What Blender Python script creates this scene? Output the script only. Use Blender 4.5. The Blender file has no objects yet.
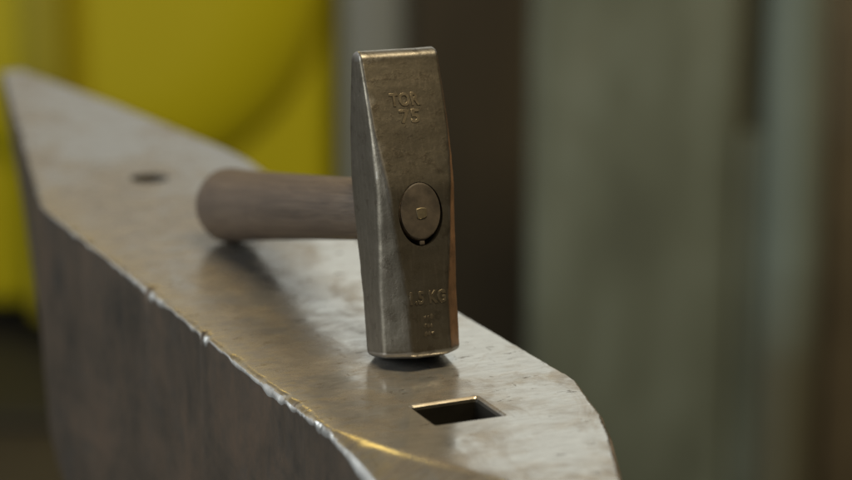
import bpy, bmesh, math, random
import numpy as np
from mathutils import Vector, Matrix, noise
random.seed(7)
sc = bpy.context.scene
COL = sc.collection
TOP = 0.75                                   # height of the anvil face above the floor

# ------------------------------------------------------------------ helpers
def link_mesh(name, bm, mats, parent=None, sharp=35):
    bmesh.ops.recalc_face_normals(bm, faces=bm.faces)
    for f in bm.faces: f.smooth = True
    for e in bm.edges:
        if len(e.link_faces) == 2 and e.calc_face_angle(0) > math.radians(sharp): e.smooth = False
    me = bpy.data.meshes.new(name); bm.to_mesh(me); bm.free()
    for m in (mats if isinstance(mats, (list, tuple)) else [mats]): me.materials.append(m)
    o = bpy.data.objects.new(name, me); COL.objects.link(o)
    if parent: o.parent = parent
    return o

def thing(name, label, cat, mat=None, loc=(0, 0, 0), rz=0):
    o = bpy.data.objects.new(name, None); COL.objects.link(o)
    if mat is not None: o.matrix_world = mat
    else: o.location = loc; o.rotation_euler = (0, 0, rz)
    o.empty_display_size = .05
    o['label'] = label; o['category'] = cat
    return o

def tag(o, label, cat):
    o['label'] = label; o['category'] = cat; return o

def fillet(pts, rad, n=4):
    """round the corners of a polyline / polygon; fixed count of points per corner"""
    out = []; N = len(pts); cyc = True
    for i in range(N):
        p = Vector(pts[i]); a = Vector(pts[i-1]); b = Vector(pts[(i+1) % N])
        r = rad[i]
        u = a-p; w = b-p; lu, lw = u.length, w.length
        u = u/max(lu, 1e-9); w = w/max(lw, 1e-9)
        t = min(r, lu*.45, lw*.45)
        s, e = p+u*t, p+w*t
        for k in range(n):
            q = k/(n-1)
            out.append((s*(1-q)+p*q)*(1-q)+(p*(1-q)+e*q)*q)
    return out

def loft(bm, rings, wear=None, cap=True, attr=None):
    lay = (bm.verts.layers.float.get('wear') or bm.verts.layers.float.new('wear')) if attr is not None else None
    vs = [[bm.verts.new(p) for p in r] for r in rings]
    n = len(rings[0])
    for a, b in zip(vs, vs[1:]):
        for k in range(n):
            bm.faces.new((a[k], a[(k+1) % n], b[(k+1) % n], b[k]))
    if cap:
        bm.faces.new(vs[0][::-1]); bm.faces.new(vs[-1])
    if attr is not None:
        for r, wr in zip(vs, attr):
            for v, w in zip(r, wr): v[lay] = w
    return vs

def box(bm, x0, x1, y0, y1, z0, z1, bev=0.0, seg=3):
    r = bmesh.ops.create_cube(bm, size=1)
    for v in r['verts']:
        v.co = Vector(((x0+x1)/2+v.co.x*(x1-x0), (y0+y1)/2+v.co.y*(y1-y0), (z0+z1)/2+v.co.z*(z1-z0)))
    if bev:
        es = list({e for v in r['verts'] for e in v.link_edges})
        bmesh.ops.bevel(bm, geom=es, offset=bev, segments=seg, affect='EDGES', profile=.5)

def n1(s, k=0.0, sc_=1.0):
    return noise.noise(Vector((s*sc_, k*7.31, k*3.17)))

def lerp_tab(s, tab):
    if s <= tab[0][0]: return tab[0][1]
    for (a, va), (b, vb) in zip(tab, tab[1:]):
        if s <= b: return va+(vb-va)*(s-a)/(b-a)
    return tab[-1][1]

# ------------------------------------------------------------------ materials
class Nodes:
    def __init__(self, name):
        self.m = bpy.data.materials.new(name); self.m.use_nodes = True
        self.t = self.m.node_tree; self.t.nodes.clear()
        self.out = self.t.nodes.new('ShaderNodeOutputMaterial')
        self.b = self.t.nodes.new('ShaderNodeBsdfPrincipled')
        self.t.links.new(self.b.outputs[0], self.out.inputs[0])
        self.co = self.t.nodes.new('ShaderNodeTexCoord').outputs['Object']
    def put(self, sock, v):
        if hasattr(v, 'links') or isinstance(v, bpy.types.NodeSocket): self.t.links.new(v, sock)
        else: sock.default_value = v
    def mapping(self, scale, rot=(0, 0, 0)):
        n = self.t.nodes.new('ShaderNodeMapping'); n.inputs['Scale'].default_value = scale
        n.inputs['Rotation'].default_value = rot
        self.t.links.new(self.co, n.inputs[0]); return n.outputs[0]
    def noise(self, scale, detail=4, rough=.55, vec=None, dist=0):
        n = self.t.nodes.new('ShaderNodeTexNoise')
        self.t.links.new(vec or self.co, n.inputs['Vector'])
        n.inputs['Scale'].default_value = scale; n.inputs['Detail'].default_value = detail
        n.inputs['Roughness'].default_value = rough; n.inputs['Distortion'].default_value = dist
        return n.outputs[0]
    def ramp(self, v, *stops):
        n = self.t.nodes.new('ShaderNodeValToRGB'); r = n.color_ramp
        while len(r.elements) < len(stops): r.elements.new(.5)
        for e, (p, c) in zip(r.elements, stops):
            e.position = p; e.color = (c, c, c, 1) if isinstance(c, (int, float)) else (*c, 1)
        self.t.links.new(v, n.inputs[0]); return n.outputs[0]
    def mix(self, f, a, b, mode='MIX'):
        n = self.t.nodes.new('ShaderNodeMix'); n.data_type = 'RGBA'; n.blend_type = mode
        self.put(n.inputs[0], f)
        for s, v in ((n.inputs[6], a), (n.inputs[7], b)):
            self.put(s, v if not isinstance(v, tuple) else (*v, 1)[:4])
        return n.outputs[2]
    def math(self, op, a, b=0.0, c=0.0, clamp=False):
        n = self.t.nodes.new('ShaderNodeMath'); n.operation = op; n.use_clamp = clamp
        for s, v in zip(n.inputs, (a, b, c)): self.put(s, v)
        return n.outputs[0]
    def sep(self, v=None):
        n = self.t.nodes.new('ShaderNodeSeparateXYZ'); self.t.links.new(v or self.co, n.inputs[0]); return n.outputs
    def attr(self, name):
        n = self.t.nodes.new('ShaderNodeAttribute'); n.attribute_name = name; return n.outputs['Fac']
    def bump(self, h, strength, dist, prev=None):
        n = self.t.nodes.new('ShaderNodeBump'); n.inputs['Strength'].default_value = strength
        n.inputs['Distance'].default_value = dist; self.t.links.new(h, n.inputs['Height'])
        if prev: self.t.links.new(prev, n.inputs['Normal'])
        return n.outputs[0]
    def set(self, col=None, rough=None, metal=None, normal=None, spec=None):
        b = self.b.inputs
        if col is not None: self.put(b['Base Color'], (*col, 1) if isinstance(col, tuple) else col)
        if rough is not None: self.put(b['Roughness'], rough)
        if metal is not None: self.put(b['Metallic'], metal)
        if normal is not None: self.put(b['Normal'], normal)
        if spec is not None: self.put(b['Specular IOR Level'], spec)
        return self.m

def mat_face():
    N = Nodes('polished_anvil_face')
    cross = N.mapping((9, 60, 30), (0, 0, .12))           # rubbing marks run across the face
    x, y, z = N.sep()
    big = N.noise(13, 5, .6, dist=.6)
    med = N.noise(48, 7, .68, N.mapping((.8, 1.3, 1)), dist=.5)
    small = N.noise(170, 5, .7, N.mapping((.6, 1.3, 1)))
    left = N.math('MULTIPLY', N.ramp(N.math('MULTIPLY_ADD', x, -8.0, .5), (.35, 0.0), (1.0, 1.0)), .20)   # rust lies towards the left arris
    st = N.math('ADD', N.math('MULTIPLY_ADD', med, .55, N.math('MULTIPLY', big, .55)), left)
    hx = N.math('MULTIPLY_ADD', x, 22.0, .35); hy = N.math('MULTIPLY_ADD', y, 11.0, -3.15)
    rr = N.math('ADD', N.math('MULTIPLY', hx, hx), N.math('MULTIPLY', hy, hy))
    spill = N.ramp(N.math('ADD', rr, N.math('MULTIPLY_ADD', med, .8, -.4)), (.25, 1.0), (.95, 0.0))      # rust round the small hole
    st = N.math('ADD', st, N.math('MULTIPLY', spill, .13))
    patch = N.noise(26, 6, .68, N.mapping((1.0, .7, 1), (0, 0, .4)), dist=.9)
    st = N.math('ADD', st, N.math('MULTIPLY', N.ramp(patch, (.48, 0.0), (.64, 1.0)), .19))
    stain = N.ramp(st, (.54, 0.0), (.76, 1.0))
    streak = N.noise(10, 6, .65, cross)
    fine = N.noise(42, 4, .6, cross)
    steel = N.ramp(N.math('MULTIPLY_ADD', streak, .6, N.math('MULTIPLY', small, .4)), (.34, (.40, .385, .35)), (.66, (.62, .61, .575)))
    rust = N.ramp(N.noise(90, 5, .6), (.3, (.15, .115, .08)), (.7, (.31, .245, .16)))
    col = N.mix(N.math('MULTIPLY', stain, .72), steel, rust)
    ochre = N.ramp(N.math('ADD', N.math('MULTIPLY', N.ramp(N.math('MULTIPLY_ADD', x, -14.0, 0.0), (.55, 0.0), (.95, 1.0)), .28), N.math('MULTIPLY', small, .8)), (.50, 0.0), (.70, 1.0))
    col = N.mix(N.math('MULTIPLY', ochre, .5), col, (.40, .31, .14))
    pit = N.ramp(N.noise(130, 5, .7, N.mapping((.5, 1.4, 1), (0, 0, .15))), (.61, 0.0), (.66, 1.0))
    scr = N.ramp(N.noise(7, 3, .5, N.mapping((9, 120, 30), (0, 0, .5)), dist=.3), (.66, 0.0), (.70, 1.0))
    scr2 = N.ramp(N.noise(7, 3, .5, N.mapping((70, 10, 30), (0, 0, .35)), dist=.3), (.68, 0.0), (.71, 1.0))
    mark = N.math('MAXIMUM', N.math('MULTIPLY', N.ramp(small, (.42, 0.0), (.56, 1.0)), N.math('MAXIMUM', N.math('MULTIPLY', scr, .75), N.math('MULTIPLY', scr2, .7))), pit)
    col = N.mix(N.math('MULTIPLY', mark, .75), col, (.10, .075, .05))
    rough = N.math('ADD', N.math('MULTIPLY_ADD', stain, .13, .10), N.math('MULTIPLY', N.ramp(med, (.35, 0.0), (.7, 1.0)), .07))
    rough = N.math('ADD', rough, N.math('MULTIPLY', mark, .2))
    metal = N.math('MULTIPLY_ADD', stain, -.25, .82)
    nb = N.bump(fine, .015, .0003)
    nb = N.bump(N.noise(16, 3, .5), .02, .0014, nb)
    nb = N.bump(small, .05, .0003, nb)
    nb = N.bump(mark, -.45, .0004, nb)
    return N.set(col, rough, metal, nb)

def mat_side():
    N = Nodes('forged_anvil_side')
    vert = N.mapping((30, 30, 9))
    a = N.noise(16, 7, .68, dist=.5); b = N.noise(4, 5, .6, vert, dist=.8); c = N.noise(140, 5, .65)
    mixv = N.math('ADD', N.math('MULTIPLY', a, .6), N.math('ADD', N.math('MULTIPLY', b, .2), N.math('MULTIPLY', c, .2)))
    col = N.ramp(mixv, (.36, (.052, .046, .038)), (.5, (.088, .067, .048)), (.64, (.118, .079, .051)))
    scale = N.ramp(N.noise(30, 6, .7), (.55, 0.0), (.68, 1.0))
    col = N.mix(N.math('MULTIPLY', scale, .4), col, (.072, .067, .059))
    fleck = N.ramp(N.noise(1.6, 4, .7, N.mapping((140, 140, 55))), (.67, 0.0), (.75, 1.0))
    col = N.mix(N.math('MULTIPLY', fleck, .45), col, (.40, .31, .16))
    rough = N.ramp(a, (.3, .42), (.7, .6))
    wear = N.attr('wear')
    ww = N.ramp(N.math('MULTIPLY_ADD', N.noise(70, 5, .7), 1.0, N.math('MULTIPLY', wear, .62)), (.78, 0.0), (1.12, 1.0))
    col = N.mix(ww, col, (.50, .49, .46))
    rough = N.math('MULTIPLY_ADD', ww, -.12, rough)
    nb = N.bump(b, .08, .0010); nb = N.bump(c, .25, .0006, nb); nb = N.bump(a, .2, .0015, nb)
    return N.set(col, rough, N.math('MULTIPLY_ADD', ww, .5, .35), nb)

def mat_hammer():
    N = Nodes('worn_hammer_steel')
    a = N.noise(70, 6, .65); b = N.noise(260, 4, .6); s = N.noise(5, 4, .6, N.mapping((150, 150, 18)))
    col = N.ramp(a, (.3, (.110, .095, .070)), (.55, (.162, .142, .108)), (.75, (.225, .20, .155)))
    col = N.mix(N.math('MULTIPLY', N.ramp(s, (.5, 0.0), (.72, 1.0)), .3), col, (.28, .24, .19))
    wear = N.attr('wear')
    w = N.ramp(N.math('MULTIPLY_ADD', N.noise(110, 5, .65), .7, N.math('MULTIPLY', wear, .7)), (.66, 0.0), (1.0, 1.0))
    col = N.mix(w, col, (.47, .45, .42))
    rough = N.math('ADD', N.ramp(a, (.3, .52), (.7, .40)), N.math('MULTIPLY', w, -.08))
    dent = N.ramp(N.noise(75, 4, .6), (.27, 0.0), (.45, 1.0))
    scale = N.ramp(N.noise(190, 6, .72), (.54, 0.0), (.64, 1.0))
    col = N.mix(N.math('MULTIPLY', scale, .5), col, (.075, .06, .042))
    spk = N.ramp(N.noise(420, 4, .7), (.64, 0.0), (.72, 1.0))
    col = N.mix(N.math('MULTIPLY', spk, .5), col, (.34, .30, .24))
    nb = N.bump(b, .22, .0005); nb = N.bump(a, .12, .0008, nb); nb = N.bump(dent, .07, .0005, nb); nb = N.bump(scale, .12, .0003, nb)
    return N.set(col, rough, N.math('MULTIPLY_ADD', w, .1, .88), nb)

def mat_letters():
    N = Nodes('rubbed_raised_letters')
    a = N.noise(300, 4, .6)
    return N.set(N.ramp(a, (.3, (.19, .155, .105)), (.7, (.29, .245, .175))), .42, .88, N.bump(a, .3, .0004))

def mat_wood():
    N = Nodes('greyed_ash_handle')
    g = N.noise(6, 6, .65, N.mapping((75, 4, 75)), dist=1.2)
    b = N.noise(25, 4, .6)
    col = N.ramp(g, (.28, (.045, .030, .019)), (.50, (.100, .070, .045)), (.74, (.155, .113, .076)))
    col = N.mix(N.math('MULTIPLY', N.ramp(b, (.4, 0.0), (.7, 1.0)), .5), col, (.075, .052, .036))
    return N.set(col, .55, 0.0, N.bump(g, .5, .0012))

def plain(name, col, rough=.5, metal=0.0, var=.25, scale=3.0, vec=None, bump=.0):
    N = Nodes(name)
    v = N.mapping(vec) if vec else None
    n = N.noise(scale, 5, .6, v)
    lo = tuple(c*(1-var) for c in col); hi = tuple(min(1, c*(1+var)) for c in col)
    c = N.ramp(n, (.3, lo), (.7, hi))
    return N.set(c, rough, metal, N.bump(n, .3, bump) if bump else None)

M_FACE, M_SIDE, M_HAM, M_LET, M_WOOD = mat_face(), mat_side(), mat_hammer(), mat_letters(), mat_wood()
M_HOLE = plain('hole_wall_iron', (.05, .045, .035), .5, .7, .3, 60)
M_WEDGE = plain('iron_wedge', (.24, .20, .13), .5, .7, .35, 300)
M_GAP = plain('dark_end_grain', (.082, .066, .05), .62, 0, .45, 160)

# ------------------------------------------------------------------ ANVIL
# anvil frame: x across the face, y along it (away from the camera side), z=0 at the face
anvil = thing('anvil', 'large worn steel anvil with polished top face and chipped left edge, hammer standing on it', 'anvil', loc=(0, 0, TOP))

LEFT = [(-420, -12), (-300, -40), (-160, -62), (-100, -63.5), (-64, -64), (15, -66.7), (145, -66.9), (300, -69.5), (318, -68), (645, .5), (660, 1)]
RIGHT = [(-420, -4), (-300, 0), (-200, 3), (-158, 15), (-107, 36.5), (-88, 43.0), (-48, 51.5), (0, 50), (60, 47.8), (200, 54), (361, 62), (392, 60), (523, 40), (641, 17), (660, 15)]
TOPL = [(-420, -9), (-300, -10), (-200, -12), (-140, -27.4), (-99, -49), (-64, -63), (-50, -65)]
TOPR = [(-420, -7), (-300, -6), (-200, -4), (-158, 13), (-107, 34), (-88, 40.5), (-47, 50.2)]
DROPL = [(-420, -30), (-300, -40), (-140, -16), (-102.5, -6.6), (-83, -3.0), (-64, -2.6), (-50, -2.2)]
DROPR = [(-420, -30), (-300, -12), (-140, -7), (-100, -6), (-70, -4), (-46, -1.6), (-30, -1.0)]
BOTT = [(-420, -60), (-300, -110), (-200, -170), (-150, -300), (284, -300), (287, -165), (292, -142), (316, -127), (338, -104), (357, -80), (400, -66), (470, -46), (560, -26), (645, -13), (660, -11)]
CHIPS = [(149, 1.5, 3.4, 3.4), (143, 3, .7, 1.0), (75, 1.3, 2.8, 3.0), (69, 3.5, .6, .9), (31, 9, .5, .8), (-38, 7, .9, .8), (-54, 3, 1.3, 1.8), (196, 7, .8, .7), (234, 4, 1.3, 1.1), (258, 5, .9, 1.1)]

def section(s):
    L, R = lerp_tab(s, LEFT), lerp_tab(s, RIGHT)
    TL, TR = lerp_tab(s, TOPL), lerp_tab(s, TOPR)
    dl, dr = lerp_tab(s, DROPL), lerp_tab(s, DROPR)
    if s > -50: TL = L+1.5
    if s > -38: TR = R-1.4
    jag = (n1(s, 1, .045)*.9+n1(s, 2, .17)*.6+n1(s, 3, .4)*.16)
    jr = (n1(s, 4, .08)*.5+n1(s, 5, .3)*.35)
    ci = cd = 0
    for c, w, a, d in CHIPS:
        q = math.exp(-((s-c)/w)**2*1.6)*(1+.5*n1(s, 9, 1.1)); ci += a*q; cd += d*q
    if s < -64:
        k = max(0, 1-(-64-s)/60); ci *= k; cd *= k; jag *= .25+.75*max(0, 1-(-64-s)/20)
    TL = min(TL+max(-.8, .3+jag*1.2)+ci, TR-1.0)
    L_ = L+jag*.25+ci*.12
    lo = n1(s, 21, .035)*.9+n1(s, 22, .12)*.7
    brk = max(0.0, n1(s, 23, .09)-.15)*2.6     # broken-out bits of the arris
    brk = min(brk, .9)
    if s < -62: brk *= max(0, 1-(-62-s)/25); lo *= max(0, 1-(-62-s)/8); cd = 0 if s < -66 else cd
    dl = dl*max(.3, (.62 if s > -60 else .62+.38*min(1, (-60-s)/12))+lo)-brk*.9-cd
    TL = min(TL+brk*.8, TR-1.0)
    L_ = L_+brk*.25
    TR -= abs(jr)*.6
    dr -= abs(jr)*.6
    if s < -38:
        dr = min(dr, -1)
    b = lerp_tab(s, BOTT)
    w = max(0, min(1, (s-290)/25))
    pts = [(L_, b), (L_, dl), (TL, 0), (TR, 0), (R, dr), (R, b)]
    zt = 0.0
    if s < -190:                                        # the horn tip sinks a little
        zt = -((-190-s)/230)**2*12
    pts = [(x/1000, (z+zt)/1000) for x, z in pts]
    sag = lerp_tab(s, [(-420, 4), (-70, 3.5), (-40, 1.6), (660, 1.2)])/1000
    rad = [.004, .0022 if s > -60 else .006, sag, sag, .003, .004]
    P = fillet(pts, rad, 6)
    out = []
    # refine the straight runs: left side and top
    for k, p in enumerate(P):
        out.append(p)
        q = P[(k+1) % len(P)]
        m = {5: 6, 17: 14}.get(k, 0)
        for j in range(1, m+1): out.append(p+(q-p)*(j/(m+1)))
    return [Vector((p.x, s/1000, p.y)) for p in out]

NP = len(section(0))
def wear_row():
    w = []
    P = 36
    for k in range(P):
        c = k//6
        w.append({0: 0, 1: (0 if k == 6 else 1.0), 2: .8, 3: .6, 4: .6, 5: 0}[c])
        if k == 5: w += [0]*6
        if k == 17: w += [0]*14
    return w
WR = wear_row()

def anvil_piece(name, s0, s1, cutters=()):
    ss = []; s = s0
    while s < s1-1e-6:
        ss.append(s); s += 0.8 if -130 <= s < 300 else (2.0 if s >= 300 else 4.0)
    ss.append(s1)
    bm = bmesh.new()
    loft(bm, [section(s) for s in ss], attr=[[w*(1-.9*max(math.exp(-((q-149)/2.6)**2), math.exp(-((q-75)/2.4)**2)))*lerp_tab(q, [(150, 1), (280, .85), (316, .6), (380, .4)]) for w in WR] for q in ss])
    bm.normal_update()
    o = link_mesh(name, bm, [M_FACE, M_SIDE, M_HOLE], anvil, 40)
    for i, (verts, faces) in enumerate(cutters):
        cm = bpy.data.meshes.new('cutter'); cm.from_pydata(verts, [], faces); cm.update()
        cm.materials.append(M_HOLE)
        co = bpy.data.objects.new('cutter', cm); COL.objects.link(co); co.location = (0, 0, TOP)
        md = o.modifiers.new('cut', 'BOOLEAN'); md.operation = 'DIFFERENCE'; md.object = co; md.solver = 'EXACT'
        try: md.material_mode = 'TRANSFER'
        except Exception: pass
        bpy.context.view_layer.update()
        me = bpy.data.meshes.new_from_object(o.evaluated_get(bpy.context.evaluated_depsgraph_get()))
        o.modifiers.clear(); old = o.data; o.data = me; me.name = name
        bpy.data.objects.remove(co); bpy.data.meshes.remove(cm)
    me = o.data
    # materials: face on top, forged skin on the sides, dark iron in the holes
    bm = bmesh.new(); bm.from_mesh(me)
    for f in bm.faces:
        c = f.calc_center_median()
        if f.material_index == 2 and c.z < -.0014: continue
        inside = False
        for verts, faces in cutters:
            xs = [v[0] for v in verts]; ys = [v[1] for v in verts]
            if min(xs)-1e-4 < c.x < max(xs)+1e-4 and min(ys)-1e-4 < c.y < max(ys)+1e-4 and c.z < -.0016: inside = True
        f.material_index = 2 if inside else (0 if f.normal.z > .62 else 1)
    for e in bm.edges:
        if len(e.link_faces) == 2: e.smooth = e.calc_face_angle(0) < math.radians(40)
    bm.to_mesh(me); bm.free()
    return o

def prism_cutter(outline, rim, depth):
    """closed prism with a flared, softened mouth: outline = xy points in m"""
    cx = sum(p[0] for p in outline)/len(outline); cy = sum(p[1] for p in outline)/len(outline)
    def ring(g, z):
        r = []
        for x, y in outline:
            d = math.hypot(x-cx, y-cy); r.append((cx+(x-cx)*(1+g/d), cy+(y-cy)*(1+g/d), z))
        return r
    prof = [(rim*1.6, .01), (rim*1.05, .0001), (rim*.7, -.0003), (rim*.32, -.0009), (.0, -.002), (0, -depth)]
    V = []; F = []; n = len(outline)
    for g, z in prof: V += ring(g, z)
    for k in range(len(prof)-1):
        for j in range(n):
            F.append((k*n+j, (k+1)*n+j, (k+1)*n+(j+1) % n, k*n+(j+1) % n))
    F.append(tuple(range(n))); F.append(tuple(reversed(range((len(prof)-1)*n, len(prof)*n))))
    return V, F

sq = fillet([(-.0231, -.0513), (-.0231, -.0748), (.0046, -.0752), (.0044, -.0511)], [.0012]*4, 4)
sq = [(p.x, p.y) for p in sq]
rd = [(-.0008+.0095*math.cos(a), .3450+.0095*math.sin(a)) for a in [2*math.pi*k/28 for k in range(28)]]
anvil_piece('body', -85, 316, [prism_cutter(sq, .0022, .09)])
anvil_piece('round_horn', -420, -85)
anvil_piece('square_horn', 316, 646, [prism_cutter(rd, .0009, .06)])

# ------------------------------------------------------------------ HAMMER
yaw, tilt, roll = .0356, .213, .0316
ca, sa, cb, sb, cg, sg = math.cos(yaw), math.sin(yaw), math.cos(tilt), math.sin(tilt), math.cos(roll), math.sin(roll)
Q = Matrix(((ca, -sa, 0), (sa, ca, 0), (0, 0, 1))) @ Matrix(((1, 0, 0), (0, cb, sb), (0, -sb, cb))) @ Matrix(((cg, 0, sg), (0, 1, 0), (-sg, 0, cg)))
HB, HT, A_, SF, HD, TT, HW, LH, RE = .0587, .0676, .0176, .0086, .0166, .0042, .0177, .2113, .0168
eye = Vector((.0021, .0154, .0601+TOP))
base = eye+Q @ Vector((0, 0, -HB))
hammer = thing('hammer', 'steel cross-peen hammer standing upright on its octagonal face on the anvil, grey wooden handle', 'hammer', Matrix.Translation(base) @ Q.to_4x4())

Z_TAPER0 = HB+.010; OX = .0005
def yraw(z):
    if z < Z_TAPER0: return -(A_+(HD-A_)*min(1, z/HB))
    q = (z-Z_TAPER0)/(HB+HT-Z_TAPER0)
    q = q*(.90+.10*q)                        # faintly hollow cheeks
    return -(HD+(TT-HD)*q)
def yfront(z):
    if z < .04: return yraw(z)
    return sum(yraw(z+d*.0016) for d in range(-2, 3))/5
def head_ring(z, inset=0.0, ysc=1.0):
    hw = A_+(.0175-A_)*min(1, z/.05) if z < .05 else .0175+(HW-.0175)*min(1, max(0, (z-.05)/.05))
    yf = yfront(z)*ysc; hw -= inset
    yy = abs(yf)-inset
    c = lerp_tab(z, [(0, A_-SF), (.026, A_-SF-.0006), (.045, .0060), (.060, .0046), (.075, .0030), (.092, .0014), (.13, .0007)])
    c = min(c, yy*.6)
    P = [(-hw+c, -yy), (hw-c, -yy), (hw, -yy+c), (hw, yy-c), (hw-c, yy), (-hw+c, yy), (-hw, yy-c), (-hw, -yy+c)]
    r = min(.0011, max(.0005, c*.5)); q_ = min(.0016, max(.0006, c*.6))
    F = fillet(P, [r, r, q_, q_, q_, q_, q_, q_], 4)
    ring = []; w = []
    for k, p in enumerate(F):
        ring.append(Vector((p.x+OX, p.y, z)))
        g = math.exp(-((z-.078)/.020)**2)
        amp = {0: .8+.5*max(0, min(1, (z-.05)/.03)), 1: .8, 7: .45+.35*g}.get(k//4, .45)
        w.append((.55 if (k % 4) in (1, 2) else .35)*amp)
        q = F[(k+1) % len(F)]
        if k % 4 == 3:
            for j in (1, 2, 3): ring.append(Vector((p.x+OX+(q.x-p.x)*j/4, p.y+(q.y-p.y)*j/4, z))); w.append(0)
    return ring, w
rings, wears = [], []
crown = [(.0135, -.0016), (.0095, -.0013), (.0055, -.0008), (.0030, -.0003), (.0014, .0002), (.0005, .0009), (.0001, .0018)]
for ins, z in crown:
    r, w = head_ring(max(z, 0), ins)
    rings.append([Vector((p.x, p.y, z)) for p in r]); wears.append([.95 if ins < .004 else .2]*len(w))
z = .003
ztop = HB+HT
while z < ztop-TT-.0006:
    r, w = head_ring(z); rings.append(r)
    wears.append(w); z += .0012
zc = ztop-TT
for k in range(9):
    a = k/8*math.radians(84)
    zz = zc+TT*math.sin(a)
    r, w = head_ring(zc, TT*.0)
    ins = .0012*(1-math.cos(a))
    rr = []
    for p in r:
        rr.append(Vector((p.x*(1-ins/HW), p.y*math.cos(a), zz)))
    rings.append(rr); wears.append([.5+.5*(k/8)]*len(rr))
bm = bmesh.new(); loft(bm, rings, attr=wears); bm.normal_update()
for v in bm.verts:                            # forging unevenness
    p = v.co
    v.co += v.normal*(noise.noise(p*90)*.00022+noise.noise(p*300)*.00008)
head = link_mesh('head', bm, [M_HAM, M_HOLE], hammer, 50)
# eye
n = 40
ev = []
for yq in (-.03, .03):
    for k in range(n):
        a = 2*math.pi*k/n; ev.append((.0099*math.cos(a), yq, HB-.0003+.0131*math.sin(a)))
ef = [(k, (k+1) % n, n+(k+1) % n, n+k) for k in range(n)]+[tuple(reversed(range(n))), tuple(range(n, 2*n))]
bm = bmesh.new()
bv = [bm.verts.new(v) for v in ev]
for f in ef: bm.faces.new([bv[i] for i in f])
cut = link_mesh('cutter', bm, [M_HOLE], hammer)
md = head.modifiers.new('eye', 'BOOLEAN'); md.operation = 'DIFFERENCE'; md.object = cut; md.solver = 'EXACT'
try: md.material_mode = 'TRANSFER'
except Exception: pass
bpy.context.view_layer.update()
me = bpy.data.meshes.new_from_object(head.evaluated_get(bpy.context.evaluated_depsgraph_get()))
head.modifiers.clear(); head.data = me; me.name = 'head'
bpy.data.objects.remove(cut)
bm = bmesh.new(); bm.from_mesh(me)
for e in bm.edges:
    if len(e.link_faces) == 2: e.smooth = e.calc_face_angle(0) < math.radians(38)
for f in bm.faces:
    c = f.calc_center_median(); d = ((c.x/.0099)**2+((c.z-HB+.0003)/.0131)**2)
    f.material_index = 1 if .9 < d < 1.03 and abs(c.y) < .0166 and len(f.verts) >= 3 and abs(f.normal.y) < .5 else 0
    f.smooth = True
bm.to_mesh(me); bm.free()

# handle: fills the eye, swells behind the head to a round butt
prof = [(-HD+.0004, .0055, .0080), (-HD+.00045, .0080, .0107), (-HD+.0007, .0092, .0119), (-HD+.002, .0096, .0122), (HD, .0097, .0123), (HD+.006, .0108, .0128), (.05, .0122, .0135), (.09, .0132, .0143),
        (.14, .0146, .0156), (.175, .0158, .0168), (LH-.016, .0166, .0180), (LH-.012, .0166, .0180), (LH-.0085, .0158, .0167), (LH-.0063, .0138, .0145), (LH-.0052, .0105, .011), (LH-.0047, .005, .0053)]
bm = bmesh.new(); R = []
for y, rx, rz in prof:
    R.append([Vector((rx*math.cos(2*math.pi*k/40), y, HB+.0008-.0013*max(0, y/LH)**1.6+rz*math.sin(2*math.pi*k/40))) for k in range(40)])
loft(bm, R)
handle = link_mesh('handle', bm, M_WOOD, hammer, 60)
# end grain, visible inside the eye
bm = bmesh.new(); R = []
for y, k_ in ((-HD+.0003, 1.0), (-HD-.0001, .985), (-HD-.00018, .93), (-HD-.0002, .2)):
    R.append([Vector((.0090*k_*math.cos(2*math.pi*k/40), y, HB+.0008+.0117*k_*math.sin(2*math.pi*k/40))) for k in range(40)])
loft(bm, R)
grain = link_mesh('end_grain', bm, M_GAP, handle, 60)
bm = bmesh.new(); R = []
wo = [(-.0024, .0019), (.0001, .0023), (.0024, .0020), (.0025, -.0016), (.0002, -.0023), (-.0019, -.0020)]
for yy, k_ in ((-HD, 1.0), (-HD-.0004, 1.0), (-HD-.0006, .9)):
    R.append([Vector((p.x*k_+.0002, yy, p.y*k_+HB)) for p in fillet(wo, [.0006]*6, 3)])
loft(bm, R)
link_mesh('wedge', bm, M_WEDGE, handle)
bm = bmesh.new(); box(bm, -.0011, .0012, -HD+.0002, -HD+.012, HB-.0131, HB-.0112, .0004)
link_mesh('shim', bm, M_GAP, handle)

def stamp(name, text, x, z, h, width=None, rot=0):
    cu = bpy.data.curves.new('stamp', 'FONT'); cu.body = text; cu.size = h/.69; cu.align_x = 'CENTER'; cu.align_y = 'CENTER'
    cu.extrude = .00020; cu.bevel_depth = .00010; cu.bevel_resolution = 1; cu.resolution_u = 4; cu.offset = .00020; cu.space_character = 1.1
    t = bpy.data.objects.new('stamp', cu); COL.objects.link(t)
    bpy.context.view_layer.update()
    m = bpy.data.meshes.new_from_object(t.evaluated_get(bpy.context.evaluated_depsgraph_get()))
    bpy.data.objects.remove(t)
    m.name = name; m.materials.clear(); m.materials.append(M_LET)
    xs = [v.co.x for v in m.vertices]; w = max(xs)-min(xs); k = (width/w) if width else 1
    for v in m.vertices:
        v.co.x *= k
        a, b = v.co.x*math.cos(rot)-v.co.y*math.sin(rot), v.co.x*math.sin(rot)+v.co.y*math.cos(rot)
        zz = z+b
        v.co = Vector((x+a, yfront(zz)-v.co.z, zz))   # laid on the forged surface
    o = bpy.data.objects.new(name, m); COL.objects.link(o); o.parent = hammer
    return o
stamp('maker_mark', 'TOR', -.0006, .1051, .0050, .0135)
stamp('number_mark', '75', .0008, .0981, .0052, .0092)
stamp('weight_mark', '1.5 KG', .0002, .0240, .0047, .0162)
bm = bmesh.new()                                # the rubbed stamp under the weight
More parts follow.
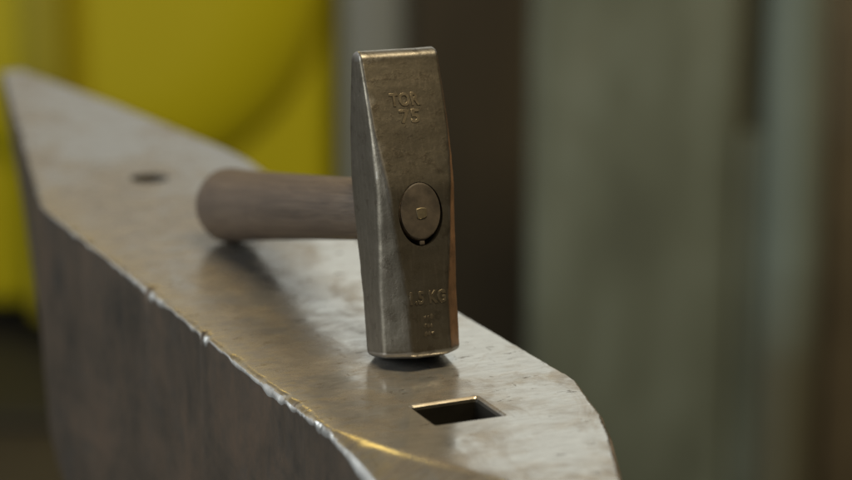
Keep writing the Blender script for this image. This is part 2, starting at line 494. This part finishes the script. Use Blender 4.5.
for dz, s_ in ((.0162, .9), (.0128, 1.15), (.0094, .8)):
    for dx in (-1, 0, 1):
        k = random.uniform(.6, 1.0)*s_
        r = bmesh.ops.create_icosphere(bm, subdivisions=1, radius=.00095*k)
        for v in r['verts']:
            v.co = Vector((v.co.x+dx*.0015+random.uniform(-.0003, .0003), v.co.y*.35, v.co.z*1.3+dz+random.uniform(-.0004, .0004)))
            v.co.y += yfront(v.co.z)
link_mesh('rubbed_stamp', bm, M_LET, hammer)

# ------------------------------------------------------------------ CAMERA
C = Vector((-.42154, -.95887, .33976+TOP))
fwd = Vector((.39229, .88097, -.26459)).normalized(); up = Vector((.10763, .24171, .96436))
rt = fwd.cross(up).normalized(); up = rt.cross(fwd)
cam = bpy.data.cameras.new('camera'); co = bpy.data.objects.new('camera', cam); COL.objects.link(co)
co.matrix_world = Matrix(((rt.x, up.x, -fwd.x, C.x), (rt.y, up.y, -fwd.y, C.y), (rt.z, up.z, -fwd.z, C.z), (0, 0, 0, 1)))
cam.sensor_width = 36; cam.lens = 2657/852*36; cam.clip_end = 200; cam.clip_start = .05
cam.dof.use_dof = True; cam.dof.focus_distance = 1.075; cam.dof.aperture_fstop = 5.0; cam.dof.aperture_blades = 9
sc.camera = co

# ------------------------------------------------------------------ WORKSHOP BEHIND
# room frame: X to the right of the lens axis, Y away from it, origin below the camera
RZ = math.atan2(-fwd.x, fwd.y)
ROOM = Matrix.Translation((C.x, C.y, 0)) @ Matrix.Rotation(RZ, 4, 'Z')
def room(o): o.matrix_world = ROOM @ o.matrix_world; return o
def rthing(name, label, cat, x, y, z=0): return thing(name, label, cat, ROOM @ Matrix.Translation((x, y, z)))

M_YEL = plain('yellow_machine_paint', (.51, .435, .005), .45, 0, .06, 2)
M_YEL_DARK = plain('darker_yellow_paint', (.34, .29, .010), .55, 0, .15, 4)  # darker yellow for the vertical strip on the machine
M_BLACK = plain('black_plinth_and_shade', (.02, .019, .016), .6)
M_POST = plain('grey_painted_steel', (.25, .26, .235), .5, 0, .1, 3)
M_WALL = plain('brown_boarded_wall', (.038, .028, .013), .8, 0, .3, 2, (6, 6, .6))
M_FLOOR = plain('dirty_workshop_floor', (.05, .04, .020), .95, 0, .35, 3)
def mat_panel():
    N = Nodes('grimy_grey_green_paint')
    a = N.noise(6, 3, .5, N.mapping((1.6, 1.6, .7))); b = N.noise(14, 4, .6, N.mapping((1.5, 1.5, .5)))
    col = N.ramp(N.math('MULTIPLY_ADD', a, .75, N.math('MULTIPLY', b, .25)), (.34, (.088, .096, .068)), (.5, (.135, .150, .108)), (.64, (.185, .21, .165)))
    rustn = N.ramp(N.noise(5, 3, .5, N.mapping((2, 2, .8))), (.56, 0.0), (.72, 1.0))
    return N.set(N.mix(N.math('MULTIPLY', rustn, .4), col, (.135, .125, .075)), .55)
M_PANEL = mat_panel()
def mat_strip():
    N = Nodes('pale_blue_green_paint_darker_below')
    x, y, z = N.sep()
    a = N.noise(7, 3, .5)
    k = N.ramp(N.math('ADD', z, N.math('MULTIPLY_ADD', a, .3, -.15)), (.14, 0.0), (.36, 1.0))  # blends to a darker brown-green towards the bottom
    return N.set(N.mix(k, (.105, .100, .062), N.ramp(a, (.3, (.135, .165, .135)), (.7, (.175, .21, .175)))), .5)
M_STRIP = mat_strip()
M_SLOT = plain('dark_slot_lining', (.115, .125, .095), .7)
M_RUST = plain('rust_brown_steel', (.14, .118, .08), .7, 0, .35, 6)

bm = bmesh.new(); box(bm, -6, 6, -3, 6, -.1, 0)
f = room(link_mesh('floor', bm, M_FLOOR)); f['kind'] = 'structure'
bm = bmesh.new(); box(bm, -4, 4, 4.2, 4.35, .002, 3.4)
w = room(link_mesh('wall', bm, M_WALL)); tag(w, 'plain dark brown back wall between the yellow machine and the grey-green panel', 'wall')

k34 = 3.45/2657*1.02                              # metres per photo pixel at the machine
def X(px, y=3.45): return (px-426)/2657*y*1.045
# yellow machine
mc = rthing('yellow_machine', 'big bright yellow machine out of focus at left behind the anvil tip', 'machine', X(30), 3.45)
ox = X(30)
bm = bmesh.new()
box(bm, X(-330)-ox, X(42)-ox, 0, .6, .05, .82, .02)
box(bm, X(88)-ox, X(338)-ox, 0, .6, .05, .82, .03, 5)
box(bm, X(20)-ox, X(110)-ox, .055, .55, .055, .81)
link_mesh('housing', bm, M_YEL, mc)
bm = bmesh.new(); box(bm, X(44)-ox, X(86)-ox, -.10, .1, .06, .81, .008)
link_mesh('channel_strip', bm, M_YEL_DARK, mc)
bm = bmesh.new()                                   # round bulging guard
gx, gz, gr = X(120)-ox, .505, .285
R = []
for k_ in range(13):                                # domed plate with a wide rolled rim
    a = k_/12*math.pi/2
    R.append([Vector((gx+(gr-  .14*(1-math.cos(a)))*math.cos(t), .001-.060*math.sin(a), gz+(gr-  .14*(1-math.cos(a)))*math.sin(t))) for t in [2*math.pi*q/64 for q in range(64)]])
loft(bm, R); link_mesh('round_guard', bm, M_YEL, mc, 50)
bm = bmesh.new(); box(bm, X(-320)-ox, X(330)-ox, .10, .55, .002, .049)
link_mesh('plinth', bm, M_BLACK, mc)
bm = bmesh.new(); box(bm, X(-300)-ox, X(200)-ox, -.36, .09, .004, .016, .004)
link_mesh('floor_shade_sheet', bm, M_BLACK, mc)  # thin black sheet standing for the shadow on the floor below the machine
bm = bmesh.new(); box(bm, 0, X(535, 3.3)-X(412, 3.3), 0, .05, .003, .80, .006)
p = link_mesh('brown_board', bm, M_WALL); p.matrix_world = ROOM @ Matrix.Translation((X(412, 3.3), 3.3, 0))
tag(p, 'dark brown upright board out of focus directly right of the hammer', 'board')
# grey post
bm = bmesh.new(); box(bm, -.048, .042, -.05, .05, .004, .80, .028, 5)
p = link_mesh('steel_post', bm, M_POST); p.matrix_world = ROOM @ Matrix.Translation((X(380, 3.40), 3.40, 0))
tag(p, 'grey upright post out of focus just behind the hammer top', 'post')
# grey green panel with a slot
def X2(px, y=2.75): return (px-426)/2657*y*1.045
pn = rthing('sheet_panel', 'mottled grey-green upright panel out of focus right of the anvil', 'panel', X2(640), 2.75)
ox = X2(640)
bm = bmesh.new(); box(bm, X2(528)-ox, X2(733)-ox, 0, .03, .012, .76, .014, 5)
link_mesh('sheet', bm, M_PANEL, pn)
bm = bmesh.new(); box(bm, X2(729)-ox, X2(790)-ox, .032, .06, .44, .75)
link_mesh('slot_lining', bm, M_SLOT, pn)
bm = bmesh.new(); box(bm, X2(735)-ox, X2(790)-ox, .006, .05, .012, .45, .004)
link_mesh('lower_strip', bm, M_PANEL, pn)
bm = bmesh.new()
R = [[Vector((.033*math.cos(2*math.pi*k/32), .03*math.sin(2*math.pi*k/32), z)) for k in range(32)] for z in (.004, .3, .6, .78)]
loft(bm, R)
p = link_mesh('pipe_post', bm, M_STRIP); p.matrix_world = ROOM @ Matrix.Translation((X2(789, 2.72), 2.72, 0))
tag(p, 'pale blue-green round pipe out of focus near the right border', 'pipe')
bm = bmesh.new(); box(bm, 0, .14, 0, .1, .004, .80, .01)
p = link_mesh('brown_post', bm, M_RUST); p.matrix_world = ROOM @ Matrix.Translation((X2(827, 2.8), 2.8, 0))
tag(p, 'rust brown upright post cut off by the right border', 'post')

# ------------------------------------------------------------------ LIGHT
W = bpy.data.worlds.new('World'); sc.world = W; W.use_nodes = True
W.node_tree.nodes['Background'].inputs[0].default_value = (.80, .83, .78, 1)
W.node_tree.nodes['Background'].inputs[1].default_value = .05

def area(name, x, y, z, tx, ty, tz, sx, sy, power, col):
    l = bpy.data.lights.new(name, 'AREA'); l.shape = 'RECTANGLE'; l.size = sx; l.size_y = sy; l.energy = power; l.color = col
    o = bpy.data.objects.new(name, l); COL.objects.link(o)
    a = ROOM @ Vector((x, y, z)); b = ROOM @ Vector((tx, ty, tz))
    o.matrix_world = Matrix.Translation(a) @ (b-a).to_track_quat('-Z', 'Y').to_matrix().to_4x4()
    return o
area('window_light', .90, 4.1, 1.85, .90, 1.1, 1.85, 2.2, 1.6, 9.2, (.97, 1, .94))
area('far_window_light', -1.37, 4.1, 1.8, -1.37, 1.4, 1.8, 2.3, 1.5, 4.2, (.98, 1, .95))
area('side_window_light', -2.1, .55, 1.35, 0, 1.1, .75, 1.4, 1.3, 38, (.88, .95, 1))
area('left_wall_window_light', -2.7, 3.1, 1.75, 0, 1.1, 1.75, 1.6, 1.5, 6.5, (.95, .98, 1))
area('ceiling_lamp', .5, .6, 2.9, .2, 2.6, .5, 1.2, .5, 54, (1, .83, .54))
area('yellow_glint_light', -.6, 3.4, 2.55, 0, 1.05, .75, .5, .3, 4, (1, .76, .22))  # unseen warm lamp, added for the yellow glints on the edges
area('orange_facet_light', 1.35, 2.75, .50, .02, 1.07, .80, .6, .5, 1.3, (1, .45, .16))  # unseen orange lamp, added for the copper reflection on the hammer's right facet

sc.view_settings.view_transform = 'Standard'; sc.view_settings.look = 'None'
sc.view_settings.exposure = 0; sc.view_settings.gamma = 1
sc.cycles.use_denoising = True
sc.cycles.sample_clamp_indirect = 6
